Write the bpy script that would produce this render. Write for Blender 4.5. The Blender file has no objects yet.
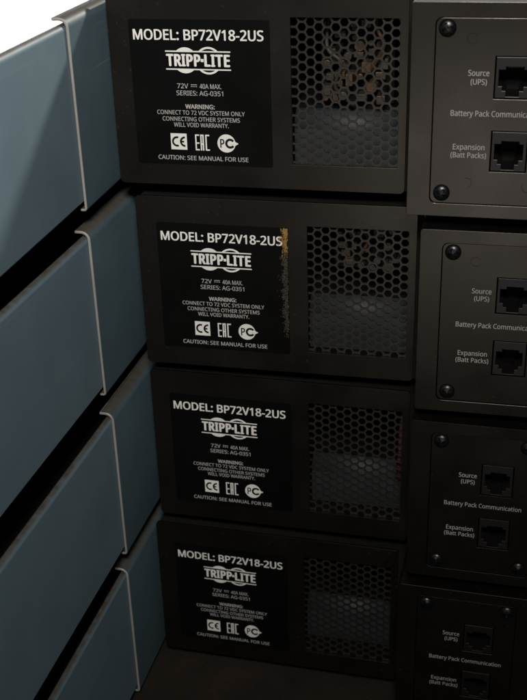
import bpy, bmesh, math, random, os
from mathutils import Vector, Matrix

random.seed(7)
scene = bpy.context.scene
COL = scene.collection
R = math.radians

PITCH = 0.092                 # height of one storey of the stack (m)
ZB = 0.0444                   # a pack's origin is its foot line; template heights are lifted by this
N = 4

# ------------------------------------------------------------------ materials
def new_mat(name):
    m = bpy.data.materials.new(name); m.use_nodes = True
    nt = m.node_tree
    return m, nt, nt.nodes['Principled BSDF']

def setin(b, **kw):
    for k, v in kw.items():
        k = k.replace('_', ' ')
        if k in b.inputs: b.inputs[k].default_value = v

def coated(name, col, rough, grain=900, bump=0.12, dust=0.0, vary=0.12, scratch=0.0, spec=0.5, topdust=None, tint=None):
    """powder coat: fine grain in the bump, cloudy wear in colour and gloss, sparse pale dust"""
    m, nt, b = new_mat(name)
    N_, L = nt.nodes, nt.links
    tc = N_.new('ShaderNodeTexCoord')
    oi = N_.new('ShaderNodeObjectInfo')
    add = N_.new('ShaderNodeVectorMath'); add.operation = 'ADD'
    L.new(tc.outputs['Object'], add.inputs[0])
    L.new(oi.outputs['Random'], add.inputs[1])
    vec = add.outputs[0]
    n1 = N_.new('ShaderNodeTexNoise'); n1.inputs['Scale'].default_value = 38; n1.inputs['Detail'].default_value = 5
    L.new(vec, n1.inputs['Vector'])
    mr = N_.new('ShaderNodeMapRange')
    mr.inputs['To Min'].default_value = 1 - vary; mr.inputs['To Max'].default_value = 1 + vary
    L.new(n1.outputs['Fac'], mr.inputs['Value'])
    mul = N_.new('ShaderNodeVectorMath'); mul.operation = 'SCALE'
    mul.inputs[0].default_value = col
    L.new(mr.outputs[0], mul.inputs['Scale'])
    out = mul.outputs[0]
    if dust > 0:
        n3 = N_.new('ShaderNodeTexNoise'); n3.inputs['Scale'].default_value = 620; n3.inputs['Detail'].default_value = 2
        L.new(vec, n3.inputs['Vector'])
        r3 = N_.new('ShaderNodeMapRange')
        r3.inputs['From Min'].default_value = 0.66; r3.inputs['From Max'].default_value = 0.76
        r3.inputs['To Max'].default_value = dust
        L.new(n3.outputs['Fac'], r3.inputs['Value'])
        mx = N_.new('ShaderNodeMixRGB'); mx.inputs[2].default_value = (0.2, 0.18, 0.15, 1)
        L.new(r3.outputs[0], mx.inputs[0]); L.new(out, mx.inputs[1])
        out = mx.outputs[0]
    if scratch > 0:
        mp = N_.new('ShaderNodeMapping'); mp.inputs['Scale'].default_value = (30, 6, 900); mp.inputs['Rotation'].default_value = (R(4), 0, R(3))
        L.new(vec, mp.inputs[0])
        n4 = N_.new('ShaderNodeTexNoise'); n4.inputs['Scale'].default_value = 1; n4.inputs['Detail'].default_value = 3
        L.new(mp.outputs[0], n4.inputs['Vector'])
        r4 = N_.new('ShaderNodeMapRange'); r4.inputs['From Min'].default_value = 0.64; r4.inputs['From Max'].default_value = 0.8
        r4.inputs['To Max'].default_value = scratch
        L.new(n4.outputs['Fac'], r4.inputs['Value'])
        mx = N_.new('ShaderNodeMixRGB'); mx.inputs[2].default_value = (0.3, 0.3, 0.28, 1)
        L.new(r4.outputs[0], mx.inputs[0]); L.new(out, mx.inputs[1])
        out = mx.outputs[0]
    if topdust:      # settled brown dust on faces that look up
        ge = N_.new('ShaderNodeNewGeometry'); sx = N_.new('ShaderNodeSeparateXYZ'); L.new(ge.outputs['Normal'], sx.inputs[0])
        rd = N_.new('ShaderNodeMapRange'); rd.interpolation_type = 'SMOOTHSTEP'
        rd.inputs['From Min'].default_value = 0.25; rd.inputs['From Max'].default_value = 0.95
        L.new(sx.outputs['Z'], rd.inputs['Value'])
        n5 = N_.new('ShaderNodeTexNoise'); n5.inputs['Scale'].default_value = 240; n5.inputs['Detail'].default_value = 4
        L.new(vec, n5.inputs['Vector'])
        r5 = N_.new('ShaderNodeMapRange'); r5.inputs['From Min'].default_value = 0.25; r5.inputs['From Max'].default_value = 0.65
        r5.inputs['To Min'].default_value = 0.65
        L.new(n5.outputs['Fac'], r5.inputs['Value'])
        mm = N_.new('ShaderNodeMath'); mm.operation = 'MULTIPLY'
        L.new(rd.outputs[0], mm.inputs[0]); L.new(r5.outputs[0], mm.inputs[1])
        mx = N_.new('ShaderNodeMixRGB'); mx.inputs[2].default_value = (*topdust, 1)
        L.new(mm.outputs[0], mx.inputs[0]); L.new(out, mx.inputs[1]); out = mx.outputs[0]
    if tint: b.inputs['Specular Tint'].default_value = (*tint, 1)
    L.new(out, b.inputs['Base Color'])
    rr = N_.new('ShaderNodeMapRange')
    rr.inputs['To Min'].default_value = rough - 0.1; rr.inputs['To Max'].default_value = rough + 0.12
    L.new(n1.outputs['Fac'], rr.inputs['Value']); L.new(rr.outputs[0], b.inputs['Roughness'])
    n2 = N_.new('ShaderNodeTexNoise'); n2.inputs['Scale'].default_value = grain; n2.inputs['Detail'].default_value = 2
    L.new(vec, n2.inputs['Vector'])
    bp = N_.new('ShaderNodeBump'); bp.inputs['Strength'].default_value = bump; bp.inputs['Distance'].default_value = 0.0006
    L.new(n2.outputs['Fac'], bp.inputs['Height']); L.new(bp.outputs[0], b.inputs['Normal'])
    setin(b, Specular_IOR_Level=spec)
    return m

def plain(name, col, rough=0.5, metal=0.0, spec=0.5):
    m, nt, b = new_mat(name)
    n = nt.nodes.new('ShaderNodeTexNoise'); n.inputs['Scale'].default_value = 160; n.inputs['Detail'].default_value = 4
    tc = nt.nodes.new('ShaderNodeTexCoord'); nt.links.new(tc.outputs['Object'], n.inputs['Vector'])
    mr = nt.nodes.new('ShaderNodeMapRange'); mr.inputs['To Min'].default_value = 0.8; mr.inputs['To Max'].default_value = 1.15
    nt.links.new(n.outputs['Fac'], mr.inputs['Value'])
    s = nt.nodes.new('ShaderNodeVectorMath'); s.operation = 'SCALE'; s.inputs[0].default_value = col
    nt.links.new(mr.outputs[0], s.inputs['Scale']); nt.links.new(s.outputs[0], b.inputs['Base Color'])
    setin(b, Roughness=rough, Metallic=metal, Specular_IOR_Level=spec)
    return m

M = {}
M['black'] = coated('black_powder_coat', (0.0030, 0.0025, 0.0020), 0.29, grain=3200, bump=0.035, dust=0.04, vary=0.22, spec=0.5, tint=(1.0, 0.92, 0.85))
M['mesh'] = coated('black_mesh_coat', (0.0115, 0.0102, 0.0088), 0.36, grain=2600, bump=0.05, vary=0.2, spec=0.5, tint=(1.0, 0.92, 0.85))
M['dark'] = plain('dark_interior', (0.006, 0.006, 0.006), 0.8, spec=0.1)
M['body'] = plain('black_body', (0.006, 0.005, 0.0045), 0.75, spec=0.15)
M['jack'] = plain('black_jack_plastic', (0.0045, 0.0038, 0.0037), 0.42, spec=0.4)
M['sticker'] = coated('glossy_black_sticker', (0.0020, 0.0019, 0.0018), 0.26, grain=120, bump=0.03, dust=0.015, vary=0.2, spec=0.2)
M['ink'] = coated('white_print', (0.52, 0.515, 0.495), 0.6, grain=700, bump=0.05, vary=0.16, spec=0.2)
M['greyink'] = coated('pale_grey_print', (0.27, 0.267, 0.255), 0.6, grain=700, bump=0.05, vary=0.14, spec=0.2)
M['blackink'] = plain('black_print', (0.004, 0.004, 0.004), 0.5, spec=0.2)
DUST = (0.038, 0.032, 0.024)
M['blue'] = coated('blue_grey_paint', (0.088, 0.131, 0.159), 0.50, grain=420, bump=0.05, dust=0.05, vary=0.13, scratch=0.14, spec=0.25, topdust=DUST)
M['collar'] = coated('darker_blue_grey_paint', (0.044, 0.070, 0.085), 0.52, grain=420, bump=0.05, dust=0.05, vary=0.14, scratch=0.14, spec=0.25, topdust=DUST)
M['edge'] = coated('bare_steel_edge', (0.17, 0.167, 0.158), 0.5, grain=700, bump=0.1, vary=0.3, spec=0.6)
M['screw'] = plain('black_oxide_screw', (0.003, 0.003, 0.0035), 0.33, metal=0.0, spec=0.45)
M['cell'] = coated('grey_cell_case', (0.036, 0.041, 0.046), 0.58, grain=300, bump=0.06, vary=0.35, spec=0.5)
M['rubber'] = plain('black_rubber', (0.008, 0.008, 0.008), 0.85, spec=0.15)
M['tan'] = plain('tan_insulation', (0.085, 0.050, 0.024), 0.55)
M['greywire'] = plain('grey_insulation', (0.050, 0.043, 0.036), 0.55)
M['brown'] = plain('brown_plastic', (0.060, 0.040, 0.026), 0.4)
M['red'] = plain('red_insulation', (0.045, 0.003, 0.004), 0.7)
M['gold'] = coated('gold_reflection', (0.20, 0.115, 0.030), 0.4, grain=900, bump=0.5, vary=0.5)  # bright reflection on the crinkled sticker edge, put into the colour
M['dim_reflection'] = coated('grey_brown_reflection', (0.022, 0.0175, 0.012), 0.38, grain=900, bump=0.5, vary=0.5)  # dimmer lower part of that painted reflection
M['pin'] = plain('brass_contact', (0.20, 0.13, 0.05), 0.45, metal=0.6)

def floor_mat():
    m, nt, b = new_mat('dark_brown_board')
    N_, L = nt.nodes, nt.links
    tc = N_.new('ShaderNodeTexCoord')
    n = N_.new('ShaderNodeTexNoise'); n.inputs['Scale'].default_value = 26; n.inputs['Detail'].default_value = 9; n.inputs['Roughness'].default_value = 0.7
    L.new(tc.outputs['Object'], n.inputs['Vector'])
    cr = N_.new('ShaderNodeValToRGB')
    cr.color_ramp.elements[0].position = 0.3; cr.color_ramp.elements[0].color = (0.005, 0.0036, 0.0026, 1)
    cr.color_ramp.elements[1].position = 0.75; cr.color_ramp.elements[1].color = (0.018, 0.0122, 0.0085, 1)
    L.new(n.outputs['Fac'], cr.inputs[0]); L.new(cr.outputs[0], b.inputs['Base Color'])
    n2 = N_.new('ShaderNodeTexNoise'); n2.inputs['Scale'].default_value = 500
    L.new(tc.outputs['Object'], n2.inputs['Vector'])
    bp = N_.new('ShaderNodeBump'); bp.inputs['Strength'].default_value = 0.5; bp.inputs['Distance'].default_value = 0.001
    L.new(n2.outputs['Fac'], bp.inputs['Height']); L.new(bp.outputs[0], b.inputs['Normal'])
    setin(b, Roughness=0.85, Specular_IOR_Level=0.2)
    return m
M['floor'] = floor_mat()
M['wall'] = coated('white_wall_paint', (0.82, 0.82, 0.82), 0.85, grain=200, bump=0.05, vary=0.02, spec=0.1)

# ------------------------------------------------------------------ mesh helpers
def obj(name, bm, mats, parent=None, smooth=False, bevel=0.0, seg=2):
    me = bpy.data.meshes.new(name)
    bmesh.ops.recalc_face_normals(bm, faces=bm.faces)
    bm.to_mesh(me); bm.free()
    if not isinstance(mats, (list, tuple)): mats = [mats]
    for m in mats: me.materials.append(m)
    if smooth:
        for p in me.polygons: p.use_smooth = True
    o = bpy.data.objects.new(name, me); COL.objects.link(o)
    if parent: o.parent = parent
    if bevel > 0:
        md = o.modifiers.new('bevel', 'BEVEL'); md.width = bevel; md.segments = seg
        md.limit_method = 'ANGLE'; md.angle_limit = R(40)
    return o

def box(bm, x0, x1, y0, y1, z0, z1, mi=0):
    v = [bm.verts.new(p) for p in ((x0,y0,z0),(x1,y0,z0),(x1,y1,z0),(x0,y1,z0),(x0,y0,z1),(x1,y0,z1),(x1,y1,z1),(x0,y1,z1))]
    for f in ((0,3,2,1),(4,5,6,7),(0,1,5,4),(1,2,6,5),(2,3,7,6),(3,0,4,7)):
        bm.faces.new([v[i] for i in f]).material_index = mi

def rrect(x0, x1, z0, z1, r=0.0, n=5):
    if r <= 0: return [(x0,z0),(x1,z0),(x1,z1),(x0,z1)]
    out = []
    for cx, cz, a in ((x1-r,z0+r,-90),(x1-r,z1-r,0),(x0+r,z1-r,90),(x0+r,z0+r,180)):
        for i in range(n+1):
            t = R(a + 90*i/n); out.append((cx+r*math.cos(t), cz+r*math.sin(t)))
    return out

def sheet(bm, outer, holes, yf, yb, mi=0, back=True):
    """flat plate facing -Y with real openings: front at yf, back at yb"""
    loops = [outer] + list(holes)
    for y in ((yf, yb) if back else (yf,)):
        edges = []
        for lp in loops:
            vs = [bm.verts.new((x, y, z)) for x, z in lp]
            edges += [bm.edges.new((vs[i], vs[(i+1) % len(vs)])) for i in range(len(vs))]
        r = bmesh.ops.triangle_fill(bm, use_beauty=True, use_dissolve=False, edges=edges)
        for g in r['geom']:
            if isinstance(g, bmesh.types.BMFace): g.material_index = mi
    for lp in loops:
        n = len(lp)
        for i in range(n):
            (xa, za), (xb, zb) = lp[i], lp[(i+1) % n]
            bm.faces.new([bm.verts.new(p) for p in ((xa,yf,za),(xb,yf,zb),(xb,yb,zb),(xa,yb,za))]).material_index = mi
    bmesh.ops.remove_doubles(bm, verts=bm.verts, dist=1e-6)

def tube(bm, pts, r, n=8):
    rings = []
    for i, p in enumerate(pts):
        p = Vector(p)
        d = (Vector(pts[min(i+1, len(pts)-1)]) - Vector(pts[max(i-1, 0)])).normalized()
        a = d.orthogonal().normalized(); b = d.cross(a)
        if rings:
            pa = rings[-1][1]; a = (pa - d*pa.dot(d)).normalized(); b = d.cross(a)
        rings.append(([bm.verts.new(p + r*(a*math.cos(2*math.pi*k/n) + b*math.sin(2*math.pi*k/n))) for k in range(n)], a))
    for (A, _), (B, _) in zip(rings, rings[1:]):
        for k in range(n): bm.faces.new((A[k], A[(k+1) % n], B[(k+1) % n], B[k]))
    bm.faces.new(rings[0][0]); bm.faces.new(rings[-1][0][::-1])

def spline(ctrl, n=8):
    out = []
    P = [Vector(ctrl[0])] + [Vector(c) for c in ctrl] + [Vector(ctrl[-1])]
    for i in range(1, len(P)-2):
        for k in range(n):
            t = k/n
            a, b, c, d = P[i-1], P[i], P[i+1], P[i+2]
            out.append(0.5*((2*b)+(c-a)*t+(2*a-5*b+4*c-d)*t*t+(3*b-a-3*c+d)*t**3))
    out.append(P[-2]); return out

# ------------------------------------------------------------------ lettering
def get_font(*names):
    for nm in names:
        for kind in ('LOCAL', 'SYSTEM'):
            try:
                p = os.path.join(bpy.utils.resource_path(kind), 'datafiles', 'fonts', nm)
                if os.path.exists(p): return bpy.data.fonts.load(p)
            except Exception: pass
    return None
F_SANS = get_font('NotoSansHebrew-Regular.woff2', 'NotoSansMath-Regular.woff2')
F_HUM = F_SANS

def text_data(body, font, spacing=1.0):
    cu = bpy.data.curves.new('lettering', 'FONT')
    cu.body = body
    if font: cu.font = font
    cu.size = 1; cu.space_character = spacing; cu.resolution_u = 4
    o = bpy.data.objects.new('lettering', cu); COL.objects.link(o)
    dg = bpy.context.evaluated_depsgraph_get(); dg.update()
    me = o.evaluated_get(dg).to_mesh()
    vs = [(v.co.x, v.co.y) for v in me.vertices]; fs = [tuple(p.vertices) for p in me.polygons]
    o.evaluated_get(dg).to_mesh_clear()
    bpy.data.objects.remove(o); bpy.data.curves.remove(cu)
    return vs, fs
_cap = {}
def cap_h(font):
    k = font.name if font else ''
    if k not in _cap:
        vs, _ = text_data('H', font); ys = [v[1] for v in vs]; _cap[k] = (min(ys), max(ys))
    return _cap[k]

def put_text(bm, body, x0, x1, base, cap, y, font, bold=0.0, spacing=1.0, mi=0):
    """letters fitted between x0 and x1; bold (in cap heights) thickens the strokes by laying shifted copies"""
    vs, fs = text_data(body, font, spacing)
    lo, hi = cap_h(font)
    e = bold*cap
    xs = [v[0] for v in vs]; sx = (x1-x0-2*e)/(max(xs)-min(xs)); sz = (cap-1.2*e)/(hi-lo); xm = min(xs)
    if e > 0: shifts = [(0, 0)] + [(e*math.cos(R(a)), 0.6*e*math.sin(R(a))) for a in range(0, 360, 45)]
    else: shifts = [(0, 0)]
    for q, (dx, dz) in enumerate(shifts):
        nv = [bm.verts.new((x0+e+(vx-xm)*sx+dx, y-q*2e-6, base+0.6*e+(vy-lo)*sz+dz)) for vx, vy in vs]
        for f in fs:
            try: bm.faces.new([nv[i] for i in f]).material_index = mi
            except ValueError: pass

def quad(bm, x0, x1, z0, z1, y, mi=0):
    bm.faces.new([bm.verts.new(p) for p in ((x0,y,z0),(x1,y,z0),(x1,y,z1),(x0,y,z1))]).material_index = mi
def poly(bm, pts, y, mi=0):
    bm.faces.new([bm.verts.new((x, y, z)) for x, z in pts]).material_index = mi
def arc_band(bm, cx, cz, ro, ri, a0, a1, y, mi=0, n=20):
    for i in range(n):
        t0, t1 = R(a0+(a1-a0)*i/n), R(a0+(a1-a0)*(i+1)/n)
        p = [(cx+ro*math.cos(t0), cz+ro*math.sin(t0)), (cx+ro*math.cos(t1), cz+ro*math.sin(t1))]
        if ri > 0: p += [(cx+ri*math.cos(t1), cz+ri*math.sin(t1)), (cx+ri*math.cos(t0), cz+ri*math.sin(t0))]
        else: p += [(cx, cz)]
        poly(bm, p, y, mi)
def disc(bm, cx, cz, r, y, mi=0, n=32):
    poly(bm, [(cx+r*math.cos(2*math.pi*k/n), cz+r*math.sin(2*math.pi*k/n)) for k in range(n)], y, mi)

Z = lambda z: z + ZB

# ------------------------------------------------------------------ the battery pack
FX0, FX1, FZ0, FZ1 = 0.0116, 0.1427, Z(-0.0388), Z(0.0476)      # front panel
VX0, VX1, VZ0, VZ1 = 0.0929, 0.1392, Z(-0.0273), Z(0.0363)      # vent opening
BX0, BX1, BZ0, BZ1 = 0.1462, 0.2130, Z(-0.0391), Z(0.0472)      # connector box
BY = -0.0255
CAV = 0.085                                                       # depth of the hollow behind the vent

def make_pack():
    root = bpy.data.objects.new('battery_pack', None); COL.objects.link(root)
    # body: closed case with a hollow behind the vent
    bm = bmesh.new()
    bx0, bx1, bz0, bz1, by0, by1 = 0.0128, 0.2120, Z(-0.0380), Z(0.0462), 0.0014, 0.36
    sheet(bm, rrect(bx0, bx1, bz0, bz1), [rrect(0.0885, 0.1412, Z(-0.0360), Z(0.0448))], by0, by0+CAV, back=False)
    v = [bm.verts.new(p) for p in ((bx0,by0,bz0),(bx1,by0,bz0),(bx1,by0,bz1),(bx0,by0,bz1),(bx0,by1,bz0),(bx1,by1,bz0),(bx1,by1,bz1),(bx0,by1,bz1))]
    # drop the outer stub walls made by sheet(): replaced by the full-length ones
    kill = [f for f in bm.faces if len(f.verts) == 4 and any(abs(w.co.y-(by0+CAV)) < 1e-6 for w in f.verts)
            and all(abs(w.co.x-bx0) < 1e-6 for w in f.verts) | all(abs(w.co.x-bx1) < 1e-6 for w in f.verts)
            | all(abs(w.co.z-bz0) < 1e-6 for w in f.verts) | all(abs(w.co.z-bz1) < 1e-6 for w in f.verts)]
    bmesh.ops.delete(bm, geom=kill, context='FACES')
    for f in ((0,1,5,4),(1,2,6,5),(2,3,7,6),(3,0,4,7),(4,5,6,7)): bm.faces.new([v[i] for i in f])
    bmesh.ops.remove_doubles(bm, verts=bm.verts, dist=1e-6)
    c = [bm.verts.new(p) for p in ((0.0885,by0+CAV,Z(-0.036)),(0.1412,by0+CAV,Z(-0.036)),(0.1412,by0+CAV,Z(0.0448)),(0.0885,by0+CAV,Z(0.0448)))]
    bm.faces.new(c)
    bmesh.ops.remove_doubles(bm, verts=bm.verts, dist=1e-6)
    obj('body', bm, M['body'], root)
    # feet
    for fx in (0.03, 0.19):
        for fy in (0.03, 0.32):
            bm = bmesh.new()
            bmesh.ops.create_cone(bm, cap_ends=True, segments=20, radius1=0.008, radius2=0.009, depth=Z(-0.0380),
                                  matrix=Matrix.Translation((fx, fy, Z(-0.0380)/2)))
            obj('foot', bm, M['rubber'], root)
    # front panel with the vent cut through
    bm = bmesh.new()
    sheet(bm, rrect(FX0, FX1, FZ0, FZ1, 0.0022), [rrect(VX0, VX1, VZ0, VZ1)], 0.0, 0.0013)
    panel = obj('front_panel', bm, M['black'], root, bevel=0.0006)
    # hexagonal mesh behind the opening
    bm = bmesh.new()
    cs, vp, hr = 0.00362, 0.00420, 0.00187          # column spacing, pitch in a column, hole radius
    nc, nr = 14, 17
    n6 = 12
    def hexr(cx, cz, r, rounded):
        pts = []
        for k in range(n6):
            t = 2*math.pi*k/n6
            if rounded:
                seg = ((k*30) % 60)
                rr = r*(0.985 if seg == 0 else 0.905)
            else:
                rr = r if (k*30) % 60 == 0 else r*math.cos(R(30))
            pts.append((cx+rr*math.cos(t), cz+rr*math.sin(t)))
        return pts
    for i in range(nc):
        for j in range(nr):
            cx = VX0-0.0002+i*cs + 0.0012; cz = VZ1+0.001-j*vp-(vp/2 if i % 2 else 0) + 0.0012
            if cx-0.0022 > VX1+0.0005 or cz+0.0021 < VZ0-0.001: continue
            o = hexr(cx, cz, vp/math.sqrt(3), False); h = hexr(cx, cz, hr, True)
            for y, flip in ((0.0016, 0), (0.0024, 1)):
                for k in range(n6):
                    q = [o[k], o[(k+1) % n6], h[(k+1) % n6], h[k]]
                    bm.faces.new([bm.verts.new((a, y, b)) for a, b in (q[::-1] if flip else q)])
            for k in range(n6):
                a, b = h[k], h[(k+1) % n6]
                bm.faces.new([bm.verts.new(p) for p in ((a[0],0.0016,a[1]),(b[0],0.0016,b[1]),(b[0],0.0024,b[1]),(a[0],0.0024,a[1]))])
    bmesh.ops.remove_doubles(bm, verts=bm.verts, dist=2e-5)
    # keep the mesh sheet inside the hollow
    lo, hi, zl, zh = 0.0890, 0.1407, Z(-0.0355), Z(0.0443)
    for co, no in (((lo,0,0),(-1,0,0)), ((hi,0,0),(1,0,0)), ((0,0,zl),(0,0,-1)), ((0,0,zh),(0,0,1))):
        bmesh.ops.bisect_plane(bm, geom=bm.verts[:]+bm.edges[:]+bm.faces[:], plane_co=co, plane_no=no, clear_outer=True)
    obj('grille', bm, M['mesh'], root)
    # battery block seen through the mesh: grey case with a rounded shoulder, black lid set back from it
    bm = bmesh.new()
    y0, zt, r = 0.0235, Z(-0.0085), 0.0090
    prof = [(y0, Z(-0.0358))] + [(y0+r-r*math.cos(R(90*k/8)), zt-r+r*math.sin(R(90*k/8))) for k in range(9)] + [(0.0800, zt), (0.0800, Z(-0.0358))]
    A = [bm.verts.new((0.0893, y, z)) for y, z in prof]; B = [bm.verts.new((0.1387, y, z)) for y, z in prof]
    for i in range(len(prof)): bm.faces.new((A[i], A[(i+1) % len(prof)], B[(i+1) % len(prof)], B[i])).smooth = 1 <= i <= 8
    bm.faces.new(A); bm.faces.new(B[::-1])
    cell = obj('battery_block', bm, M['cell'], root)
    bm = bmesh.new(); box(bm, 0.0889, 0.1391, 0.0292, 0.081, Z(-0.0110), Z(-0.0074))
    obj('lid', bm, M['dark'], cell, bevel=0.0006)
    # printed sticker
    bm = bmesh.new()
    sheet(bm, rrect(0.0212, 0.0840, Z(-0.0290), Z(0.0351), 0.0008, 3), [], -0.0002, -0.00002, back=False)
    st = obj('label_sticker', bm, M['sticker'], root)
    yt = -0.00032
    bm = bmesh.new()
    B, Rg = 0.034, 0.012
    put_text(bm, 'MODEL: BP72V18-2US', 0.0231, 0.0813, Z(0.0264), 0.0045, yt, F_SANS, B)
    obj('model_lettering', bm, M['ink'], st)
    # maker's mark: heavy narrow capitals between two rules, with the caps of two discs above and below
    bm = bmesh.new()
    put_text(bm, 'TRIPP', 0.0375, 0.0530, Z(0.0152), 0.0053, yt, F_SANS, 0.062, 1.10)
    put_text(bm, 'LITE', 0.0547, 0.0662, Z(0.0152), 0.0053, yt, F_SANS, 0.062, 1.14)
    quad(bm, 0.0531, 0.0544, Z(0.0172), Z(0.0185), yt)
    quad(bm, 0.0372, 0.0665, Z(0.02135), Z(0.0219), yt); quad(bm, 0.0372, 0.0665, Z(0.01365), Z(0.0142), yt)
    for sgn in (1, -1):
        zc, zr = Z(0.0178), 0.0041
        a = math.degrees(math.asin(zr/0.0056))
        pts = [(0.0461+0.0056*math.cos(R(t)), zc+sgn*0.0056*math.sin(R(t))) for t in [a+(180-2*a)*k/14 for k in range(15)]]
        poly(bm, pts, yt-0.00002)
        a = math.degrees(math.asin(zr/0.0059))
        arc_band(bm, 0.0566, zc, 0.0059, 0.00505, sgn*a, sgn*(180-a), yt-0.00002, 0, 16)
    obj('maker_lettering', bm, M['ink'], st)
    bm = bmesh.new()
    b72 = (0.0417, 0.0618)
    put_text(bm, '72V', 0.0417, 0.0468, Z(0.0056), 0.0021, yt, F_SANS, Rg)
    quad(bm, 0.0480, 0.0508, Z(0.0071), Z(0.0074), yt)
    for k in range(3): quad(bm, 0.0480+k*0.00105, 0.0487+k*0.00105, Z(0.0063), Z(0.0066), yt)
    put_text(bm, '40A MAX.', 0.0520, 0.0618, Z(0.0056), 0.0021, yt, F_SANS, Rg)
    put_text(bm, 'SERIES: AG-0351', 0.0412, 0.0625, Z(0.0025), 0.0021, yt, F_SANS, Rg)
    obj('rating_lettering', bm, M['greyink'], st)
    bm = bmesh.new()
    put_text(bm, 'WARNING:', 0.0449, 0.0584, Z(-0.0034), 0.0020, yt, F_SANS, 0.05)
    put_text(bm, 'CONNECT TO 72 VDC SYSTEM ONLY', 0.0317, 0.0719, Z(-0.0061), 0.0019, yt, F_SANS, Rg)
    put_text(bm, 'CONNECTING OTHER SYSTEMS', 0.0340, 0.0696, Z(-0.0090), 0.0019, yt, F_SANS, Rg)
    put_text(bm, 'WILL VOID WARRANTY.', 0.0391, 0.0644, Z(-0.0116), 0.0019, yt, F_SANS, Rg)
    obj('warning_lettering', bm, M['greyink'], st)
    bm = bmesh.new()
    put_text(bm, 'CAUTION: SEE MANUAL FOR USE', 0.0308, 0.0728, Z(-0.0268), 0.0020, yt, F_SANS, 0.02)
    obj('caution_lettering', bm, M['greyink'], st)
    # approval marks
    y2 = yt-0.00006
    bm = bmesh.new()
    quad(bm, 0.0372, 0.0447, Z(-0.0221), Z(-0.0147), yt)
    zc = Z(-0.0184)
    arc_band(bm, 0.0401, zc, 0.0024, 0.00150, 70, 290, y2, 1)
    arc_band(bm, 0.0438, zc, 0.0024, 0.00150, 88, 272, y2, 1)
    quad(bm, 0.0417, 0.0434, zc-0.0004, zc+0.0004, y2, 1)
    obj('conformity_mark', bm, [M['ink'], M['blackink']], st)
    bm = bmesh.new()
    z0, z1, w = Z(-0.0222), Z(-0.0149), 0.00062
    h = z1-z0
    quad(bm, 0.0486, 0.0486+w, z0, z1, yt)
    for f in (0, 0.46, 1): quad(bm, 0.0486+w, 0.0505, z0+f*(h-w), z0+f*(h-w)+w, yt)
    quad(bm, 0.0510, 0.0510+w, z0, z1, yt); quad(bm, 0.0526-w, 0.0526, z0, z1, yt)
    quad(bm, 0.0510+w, 0.0526-w, z1-w, z1, yt); quad(bm, 0.0510+w, 0.0526-w, z0+h*0.36, z0+h*0.36+w, yt)
    quad(bm, 0.0533, 0.0533+w, z0, z1, yt)
    for f in (0, 1): quad(bm, 0.0533+w, 0.0552, z0+f*(h-w), z0+f*(h-w)+w, yt)
    obj('customs_mark', bm, M['ink'], st)
    bm = bmesh.new()
    cx, cz = 0.0630, Z(-0.0186)
    disc(bm, cx, cz, 0.00415, yt)
    put_text(bm, 'P', 0.0601, 0.0621, cz-0.0020, 0.0040, y2, F_SANS, 0.03, mi=1)
    arc_band(bm, 0.0647, cz, 0.0023, 0.00125, 35, 325, y2, 1)
    y3 = y2-0.00006
    quad(bm, 0.0645, 0.0684, cz-0.0003, cz+0.0003, y3, 0); poly(bm, [(0.0668, cz-0.0011), (0.0685, cz), (0.0668, cz+0.0011)], y3-0.00002, 0)
    obj('standards_mark', bm, [M['ink'], M['blackink']], st)
    # connector box standing proud of the panel
    bm = bmesh.new()
    px0, px1, pz0, pz1 = 0.1555, 0.2036, Z(-0.0336), Z(0.0415)
    hole = rrect(px0, px1, pz0, pz1, 0.0028, 5)
    sheet(bm, rrect(BX0, BX1, BZ0, BZ1, 0.0012, 3), [hole], BY, 0.0008)
    boxo = obj('port_box', bm, M['black'], root, bevel=0.0008)
    P1 = (0.1790, 0.1936, Z(0.0101), Z(0.0269)); P2 = (0.1791, 0.1937, Z(-0.0195), Z(-0.0026))
    g = 0.0004
    bm = bmesh.new()
    sheet(bm, rrect(px0+0.00025, px1-0.00025, pz0+0.00025, pz1-0.00035, 0.0026, 5),
          [rrect(*P1), rrect(*P2)], BY+0.0006, BY+0.0022)
    plate = obj('access_plate', bm, M['black'], boxo, bevel=0.0002)
    # faint moulding rings pressed into the plate
    for (rx, rz, a0, a1) in ((0.1697, Z(0.0335), 20, 330), (0.1703, Z(-0.0245), -80, 110), (0.1945, Z(-0.0255), 130, 320)):
        bm = bmesh.new(); arc_band(bm, rx, rz, 0.0021, 0.00195, a0, a1, BY+0.00055, 0, 18)
        obj('moulding_ring', bm, M['body'], boxo)
    for (a, b, c_, d) in (P1, P2):
        w_, h_ = b-a, d-c_
        prof = [(.28,.235),(.78,.235),(.78,.31),(.90,.31),(.90,.71),(.78,.71),(.78,.82),(.67,.82),(.67,.96),(.31,.96),(.31,.82),(.20,.82),(.20,.71),(.09,.71),(.09,.31),(.28,.31)]
        hole = [(a+g+(w_-2*g)*u, d-g-(h_-2*g)*v_) for u, v_ in prof]
        bm = bmesh.new()
        sheet(bm, rrect(a+g, b-g, c_+g, d-g), [hole], BY+0.0008, BY+0.014, back=False)
        jk = obj('port_socket', bm, M['jack'], boxo, bevel=0.0002)
        bm = bmesh.new()
        quad(bm, a+g, b-g, c_+g, d-g, BY+0.014)
        obj('socket_back', bm, M['dark'], boxo)
        bm = bmesh.new()
        for k in range(6):
            xx = a+w_*(0.36+0.066*k)
            box(bm, xx, xx+0.0003, BY+0.004, BY+0.0125, d-h_*0.30, d-h_*0.285)
        obj('contact_row', bm, M['pin'], boxo)
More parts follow.
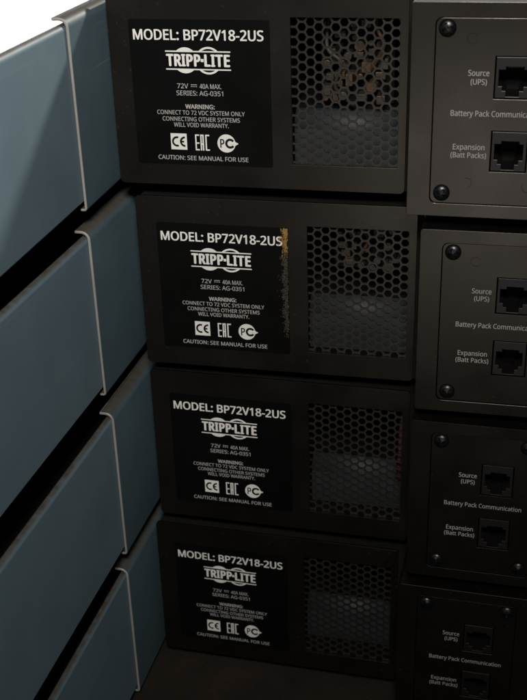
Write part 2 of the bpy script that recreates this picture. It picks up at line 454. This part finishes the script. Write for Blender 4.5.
    # screws
    for sx, sz, ang in ((0.1601, Z(0.0373), 20), (0.1604, Z(-0.0291), 62), (0.1990, Z(0.0377), 5), (0.1990, Z(-0.0289), 40)):
        bm = bmesh.new()
        rs, ns, rad = 12, 40, 0.0034
        rings = []
        for i in range(1, rs+1):
            r = rad*i/rs; ring = []
            for k in range(ns):
                t = 2*math.pi*k/ns
                x, z = r*math.cos(t), r*math.sin(t)
                hgt = 0.0019*math.sqrt(max(0.0, 1-(r/(rad*1.02))**2))+0.0002
                ct, sn = math.cos(t-R(ang)), math.sin(t-R(ang))
                u, v_ = r*ct, r*sn
                if (min(abs(u), abs(v_)) < 0.00042 and r < rad*0.62): hgt -= 0.0013
                ring.append(bm.verts.new((sx+x, BY+0.0006-hgt, sz+z)))
            rings.append(ring)
        ctr = bm.verts.new((sx, BY+0.0006-0.0006, sz))
        for k in range(ns): bm.faces.new((ctr, rings[0][k], rings[0][(k+1) % ns]))
        for A, B_ in zip(rings, rings[1:]):
            for k in range(ns): bm.faces.new((A[k], A[(k+1) % ns], B_[(k+1) % ns], B_[k]))
        obj('screw', bm, M['screw'], boxo, smooth=False)
    bm = bmesh.new()
    ly = BY+0.00045
    o_ = 0.012
    put_text(bm, 'Source', 0.1688, 0.1770, Z(0.0191), 0.0023, ly, F_HUM, o_)
    put_text(bm, '(UPS)', 0.1699, 0.1762, Z(0.0157), 0.0022, ly, F_HUM, o_)
    put_text(bm, 'Battery Pack Communication', 0.1627, 0.1981, Z(0.0031), 0.0023, ly, F_HUM, o_)
    put_text(bm, 'Expansion', 0.1642, 0.1768, Z(-0.0106), 0.0023, ly, F_HUM, o_)
    put_text(bm, '(Batt Packs)', 0.1634, 0.1776, Z(-0.0139), 0.0022, ly, F_HUM, o_)
    obj('port_lettering', bm, M['greyink'], boxo)
    return root

# ------------------------------------------------------------------ the blue-grey steel case beside each pack
def make_case():
    root = bpy.data.objects.new('steel_case', None); COL.objects.link(root)
    def profile(xr, zb, zt, r, n=6, lipdrop=0.0):
        pts = []
        for k in range(n+1):
            t = R(90*k/n); pts.append((xr-r+r*math.cos(t), zt-r+r*math.sin(t)))
        return pts
    T = 0.0013
    zb, zt = Z(-0.0374), Z(0.0388)
    y0, y1 = -0.27, 0.33
    def prism(name, prof, m, smooth):
        bm = bmesh.new()
        A = [bm.verts.new((x, y0, z)) for x, z in prof]; B = [bm.verts.new((x, y1, z)) for x, z in prof]
        n = len(prof)
        for i in range(n): bm.faces.new((A[i], A[(i+1) % n], B[(i+1) % n], B[i]))
        bm.faces.new(A); bm.faces.new(B[::-1])
        o = obj(name, bm, m, root)
        if smooth:
            for p in o.data.polygons: p.use_smooth = len(p.vertices) == 4
            md = o.modifiers.new('ws', 'WEIGHTED_NORMAL'); md.keep_sharp = True
        return o
    # painted side panel: a thick sheet with a rounded top edge
    prism('side_panel', [(-T, zb+0.001), *profile(-T, zb, zt, 0.0026), (-0.0042, zt-0.0002), (-0.0046, zt-0.0012), (-0.0046, zb), (-T-0.001, zb)], M['blue'], True)
    # dark inner case whose top falls away behind the panel
    prism('body', [(-0.0047, zb+0.0015), (-0.0047, zt-0.0035), (-0.0200, zt-0.0220), (-0.0510, zt-0.0220), (-0.052, zt-0.0230), (-0.052, zb+0.0004), (-0.0057, zb+0.0004)], M['body'], False)
    # collar: folded sheet wrapped over the top, down the side and under the bottom
    ys, ye = -0.0352, 0.325
    zt2, zb2 = Z(0.0415), Z(-0.0412)
    def cpath(off):
        r = 0.0042-off
        p = [(-0.0072, zt2-off), (-0.0048, zt2-off)]
        for k in range(7):
            t = R(90-90*k/6); p.append((-0.0042+r*math.cos(t), zt2-0.0042+r*math.sin(t)))
        r2 = 0.0016-min(off, 0.0012)
        for k in range(5):
            t = R(-90*k/4); p.append((-0.0016+r2*math.cos(t), zb2+0.0016+r2*math.sin(t)))
        p.append((-0.0032, zb2+min(off, 0.0012)))
        return p
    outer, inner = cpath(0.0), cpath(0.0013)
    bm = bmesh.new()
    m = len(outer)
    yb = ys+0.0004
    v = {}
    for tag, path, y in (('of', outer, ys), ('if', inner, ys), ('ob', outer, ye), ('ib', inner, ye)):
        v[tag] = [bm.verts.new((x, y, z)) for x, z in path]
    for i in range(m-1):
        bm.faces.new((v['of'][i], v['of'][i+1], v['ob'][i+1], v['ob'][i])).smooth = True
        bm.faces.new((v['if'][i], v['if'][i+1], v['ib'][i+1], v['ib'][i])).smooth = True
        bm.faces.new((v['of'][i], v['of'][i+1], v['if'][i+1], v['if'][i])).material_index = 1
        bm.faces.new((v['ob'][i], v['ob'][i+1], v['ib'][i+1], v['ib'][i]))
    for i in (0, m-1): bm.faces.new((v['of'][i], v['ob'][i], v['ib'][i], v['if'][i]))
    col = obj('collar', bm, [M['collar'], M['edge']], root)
    md = col.modifiers.new('bevel', 'BEVEL'); md.width = 0.0005; md.segments = 3; md.limit_method = 'ANGLE'; md.angle_limit = R(50)
    md.material = 1
    return root

def base_rail(root, h):
    bm = bmesh.new()
    box(bm, -0.048, -0.0205, -0.25, 0.31, Z(-0.0374)-h, Z(-0.0374)+0.001)
    obj('base_rail', bm, M['rubber'], root, bevel=0.0015)

def copy_tree(o, parent=None):
    c = o.copy(); COL.objects.link(c); c.parent = parent
    for ch in [k for k in list(bpy.data.objects) if k.parent == o]: copy_tree(ch, c)
    return c

POSE = [(0.0, 0.0, 0.0), (0.0063, -0.0012, 0.0023), (0.0058, 0.0015, -0.0186), (0.0025, 0.0006, -0.0233)]
CPOSE = [(0.0079, 0.0026), (0.0087, -0.0243), (0.0113, -0.0251), (0.0104, -0.0201)]
PLAB = ['topmost black battery pack of the stack, under no other, best lit, white printed sticker',
        'black battery pack second from the top, sticker with a painted gold reflection along its right edge',
        'black battery pack third from the top, red wire behind its mesh vent',
        'lowest black battery pack, standing on the dark brown floor in deep shade']
CLAB = ['topmost blue-grey steel case with collar, white background above it, slanting shadow across it',
        'blue-grey steel case second from the top, beside the pack with the painted gold reflection on its sticker',
        'blue-grey steel case third from the top, beside the pack with the red wire',
        'lowest blue-grey steel case, standing on the dark brown floor, darkest of the four']

pack0 = make_pack(); case0 = make_case()
packs = [pack0] + [copy_tree(pack0) for _ in range(N-1)]
cases = [case0] + [copy_tree(case0) for _ in range(N-1)]
for i in range(N):
    zb = (N-1-i)*PITCH
    p = packs[i]; tx, ty, a = POSE[i]
    p.location = (tx, ty, zb); p.rotation_euler = (0, 0, a)
    p['label'] = PLAB[i]; p['category'] = 'battery pack'; p['group'] = 'black battery packs stacked one on another'
    c = cases[i]; bx, a = CPOSE[i]
    c.location = (bx, 0, zb); c.rotation_euler = (0, 0, a)
    c['label'] = CLAB[i]; c['category'] = 'metal case'; c['group'] = 'blue-grey steel cases stacked beside the packs'
    # the rail under a case reaches the falling top of the case below; the lowest stands on the floor
    base_rail(c, Z(-0.0374)-0.0002 if i == N-1 else PITCH-0.0388-0.0374+0.0220)

# ---- what differs from pack to pack, seen through the vents and on the stickers
def wires(root, name, m, paths, r):
    for ctrl in paths:
        bm = bmesh.new(); tube(bm, spline([(x, y, Z(z)) for x, y, z in ctrl]), r)
        obj(name, bm, m, root, smooth=True)
wires(packs[0], 'wire', M['greywire'], [
    [(0.108, 0.022, 0.044), (0.1055, 0.017, 0.022), (0.112, 0.016, 0.0145), (0.109, 0.019, 0.003), (0.1165, 0.024, -0.006)]], 0.0009)
wires(packs[0], 'wire', M['tan'], [
    [(0.128, 0.022, 0.044), (0.1275, 0.015, 0.031), (0.1305, 0.016, 0.022), (0.124, 0.022, 0.010)]], 0.0009)
wires(packs[1], 'wire', M['tan'], [
    [(0.112, 0.016, 0.044), (0.1155, 0.013, 0.0335), (0.119, 0.015, 0.026), (0.1145, 0.019, 0.016)]], 0.0009)
wires(packs[2], 'wire', M['red'], [
    [(0.136, 0.030, 0.040), (0.1375, 0.010, 0.010), (0.1372, 0.008, 0.0), (0.1378, 0.012, -0.010), (0.136, 0.022, -0.012)]], 0.0013)

# small parts on an upright board behind the mesh
def board(root, x0, x1, z0, z1, n, seed):
    rnd = random.Random(seed)
    bm = bmesh.new(); box(bm, x0-0.003, x1+0.003, 0.0290, 0.0302, Z(z0-0.002), Z(0.0440))
    bd = obj('circuit_board', bm, M['dark'], root)
    spots = []
    for k in range(400):
        if len(spots) >= n: break
        x, z = rnd.uniform(x0, x1), rnd.uniform(z0, z1)
        w_, h_ = rnd.uniform(0.0022, 0.0050), rnd.uniform(0.0022, 0.0055)
        if any(abs(x-a[0]) < (w_+a[2])/2 and abs(z-a[1]) < (h_+a[3])/2 for a in spots): continue
        spots.append((x, z, w_, h_))
        m = M[rnd.choice(['tan', 'greywire', 'greywire', 'brown', 'brown', 'dark'])]
        bm = bmesh.new(); dep = rnd.uniform(0.004, 0.011)
        if rnd.random() < 0.4:
            bmesh.ops.create_cone(bm, cap_ends=True, segments=18, radius1=w_/2, radius2=w_/2, depth=dep,
                                  matrix=Matrix.Translation((x, 0.0288-dep/2, Z(z))) @ Matrix.Rotation(R(90), 4, 'X'))
        else: box(bm, x-w_/2, x+w_/2, 0.0288-dep, 0.0288, Z(z-h_/2), Z(z+h_/2))
        obj('component', bm, m, bd, bevel=0.0003)
board(packs[0], 0.1040, 0.1310, -0.0040, 0.0400, 46, 3)
board(packs[1], 0.1040, 0.1310, 0.0080, 0.0400, 34, 5)

# reflection on the second sticker's crinkled right edge, painted as gold and grey flakes
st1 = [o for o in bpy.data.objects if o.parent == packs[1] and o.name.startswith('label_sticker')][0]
for nm, m, za, zb_, k in (('gold_reflection', M['gold'], 0.0205, 0.0348, 420), ('grey_reflection', M['dim_reflection'], -0.0200, 0.0235, 1100)):
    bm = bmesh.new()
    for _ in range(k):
        z = za+(zb_-za)*(random.random()**0.6 if nm == 'gold_reflection' else random.random()**0.8)
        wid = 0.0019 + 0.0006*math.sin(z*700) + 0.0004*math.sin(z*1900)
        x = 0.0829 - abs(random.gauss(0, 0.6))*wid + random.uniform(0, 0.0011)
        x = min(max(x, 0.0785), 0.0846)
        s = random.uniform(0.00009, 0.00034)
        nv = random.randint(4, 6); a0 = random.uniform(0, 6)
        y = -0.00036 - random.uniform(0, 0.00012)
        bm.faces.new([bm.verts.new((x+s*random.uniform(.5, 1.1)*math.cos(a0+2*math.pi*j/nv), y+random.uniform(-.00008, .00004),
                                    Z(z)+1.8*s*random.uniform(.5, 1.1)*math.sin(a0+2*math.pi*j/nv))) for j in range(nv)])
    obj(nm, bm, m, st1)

# ------------------------------------------------------------------ setting
def struct(name, bm, m):
    o = obj(name, bm, m); o['kind'] = 'structure'; return o
bm = bmesh.new(); box(bm, -2.2, 2.2, -1.6, 1.40, -0.04, 0.0); struct('floor', bm, M['floor'])
bm = bmesh.new(); box(bm, -2.6, 2.2, 1.41, 1.47, -0.04, 2.2); struct('background_wall', bm, M['wall'])

# ------------------------------------------------------------------ light
ZOFF = 3*PITCH+ZB
def area(name, loc, target, size, energy, col, shape='DISK', size_y=None):
    l = bpy.data.lights.new(name, 'AREA'); l.shape = shape; l.size = size
    if size_y: l.size_y = size_y
    l.energy = energy; l.color = col
    o = bpy.data.objects.new(name, l); COL.objects.link(o); o.location = loc
    o.rotation_euler = (Vector(target)-Vector(loc)).to_track_quat('-Z', 'Y').to_euler()
    return o
# lamp behind and above the packs: throws the slanting shadow of the top pack on the blue side
area('back_lamp', (0.62, 1.0, ZOFF+0.0476+0.61), (0.0, -0.06, ZOFF), 0.11, 24.0, (1.0, 0.95, 0.86))
# soft lamp above and before the stack
fl = area('front_lamp', (0.20, -0.58, ZOFF+0.41), (-0.07, 0.0, ZOFF+0.05), 0.16, 1.62, (1.0, 0.955, 0.89))
fl.data.spread = R(78)
# added low light for unseen bright surroundings: its sheen lies on the right-hand panels
area('low_fill', (0.175, -0.62, ZOFF-0.20), (0.15, 0.0, ZOFF-0.04), 0.26, 0.33, (1.0, 0.94, 0.865), 'RECTANGLE', 0.20)
# added unseen light, only there to brighten the wall to white
area('wall_fill', (-1.05, 1.0, 0.75), (-0.7, 1.41, 0.12), 0.4, 26.0, (1.0, 1.0, 1.0))

w = bpy.data.worlds.new('World'); scene.world = w; w.use_nodes = True
bg = w.node_tree.nodes['Background']; bg.inputs[0].default_value = (0.75, 0.87, 1.0, 1); bg.inputs[1].default_value = 0.012

# ------------------------------------------------------------------ camera
rows = ((0.97546449, 0.21826087, -0.02883091), (0.07139749, -0.4375001, -0.89637942), (-0.20825807, 0.87232784, -0.44234909))
X, Y, Zc = Vector(rows[0]), -Vector(rows[1]), -Vector(rows[2])
mat = Matrix((X, Y, Zc)).transposed().to_4x4()
mat.translation = (0.18948039, -0.47175784, 0.11884748+ZOFF)
cd = bpy.data.cameras.new('camera'); cam = bpy.data.objects.new('camera', cd); COL.objects.link(cam)
cam.matrix_world = mat
cd.sensor_fit = 'VERTICAL'; cd.sensor_height = 24.0; cd.lens = 1117.595/700*24.0
cd.clip_start = 0.01; cd.clip_end = 50
scene.camera = cam
cd.dof.use_dof = True; cd.dof.focus_distance = 0.50; cd.dof.aperture_fstop = 15.0

vs = scene.view_settings
vs.view_transform = 'Standard'; vs.look = 'None'; vs.exposure = 0.0; vs.gamma = 1.0
scene.render.resolution_x = 771; scene.render.resolution_y = 1024
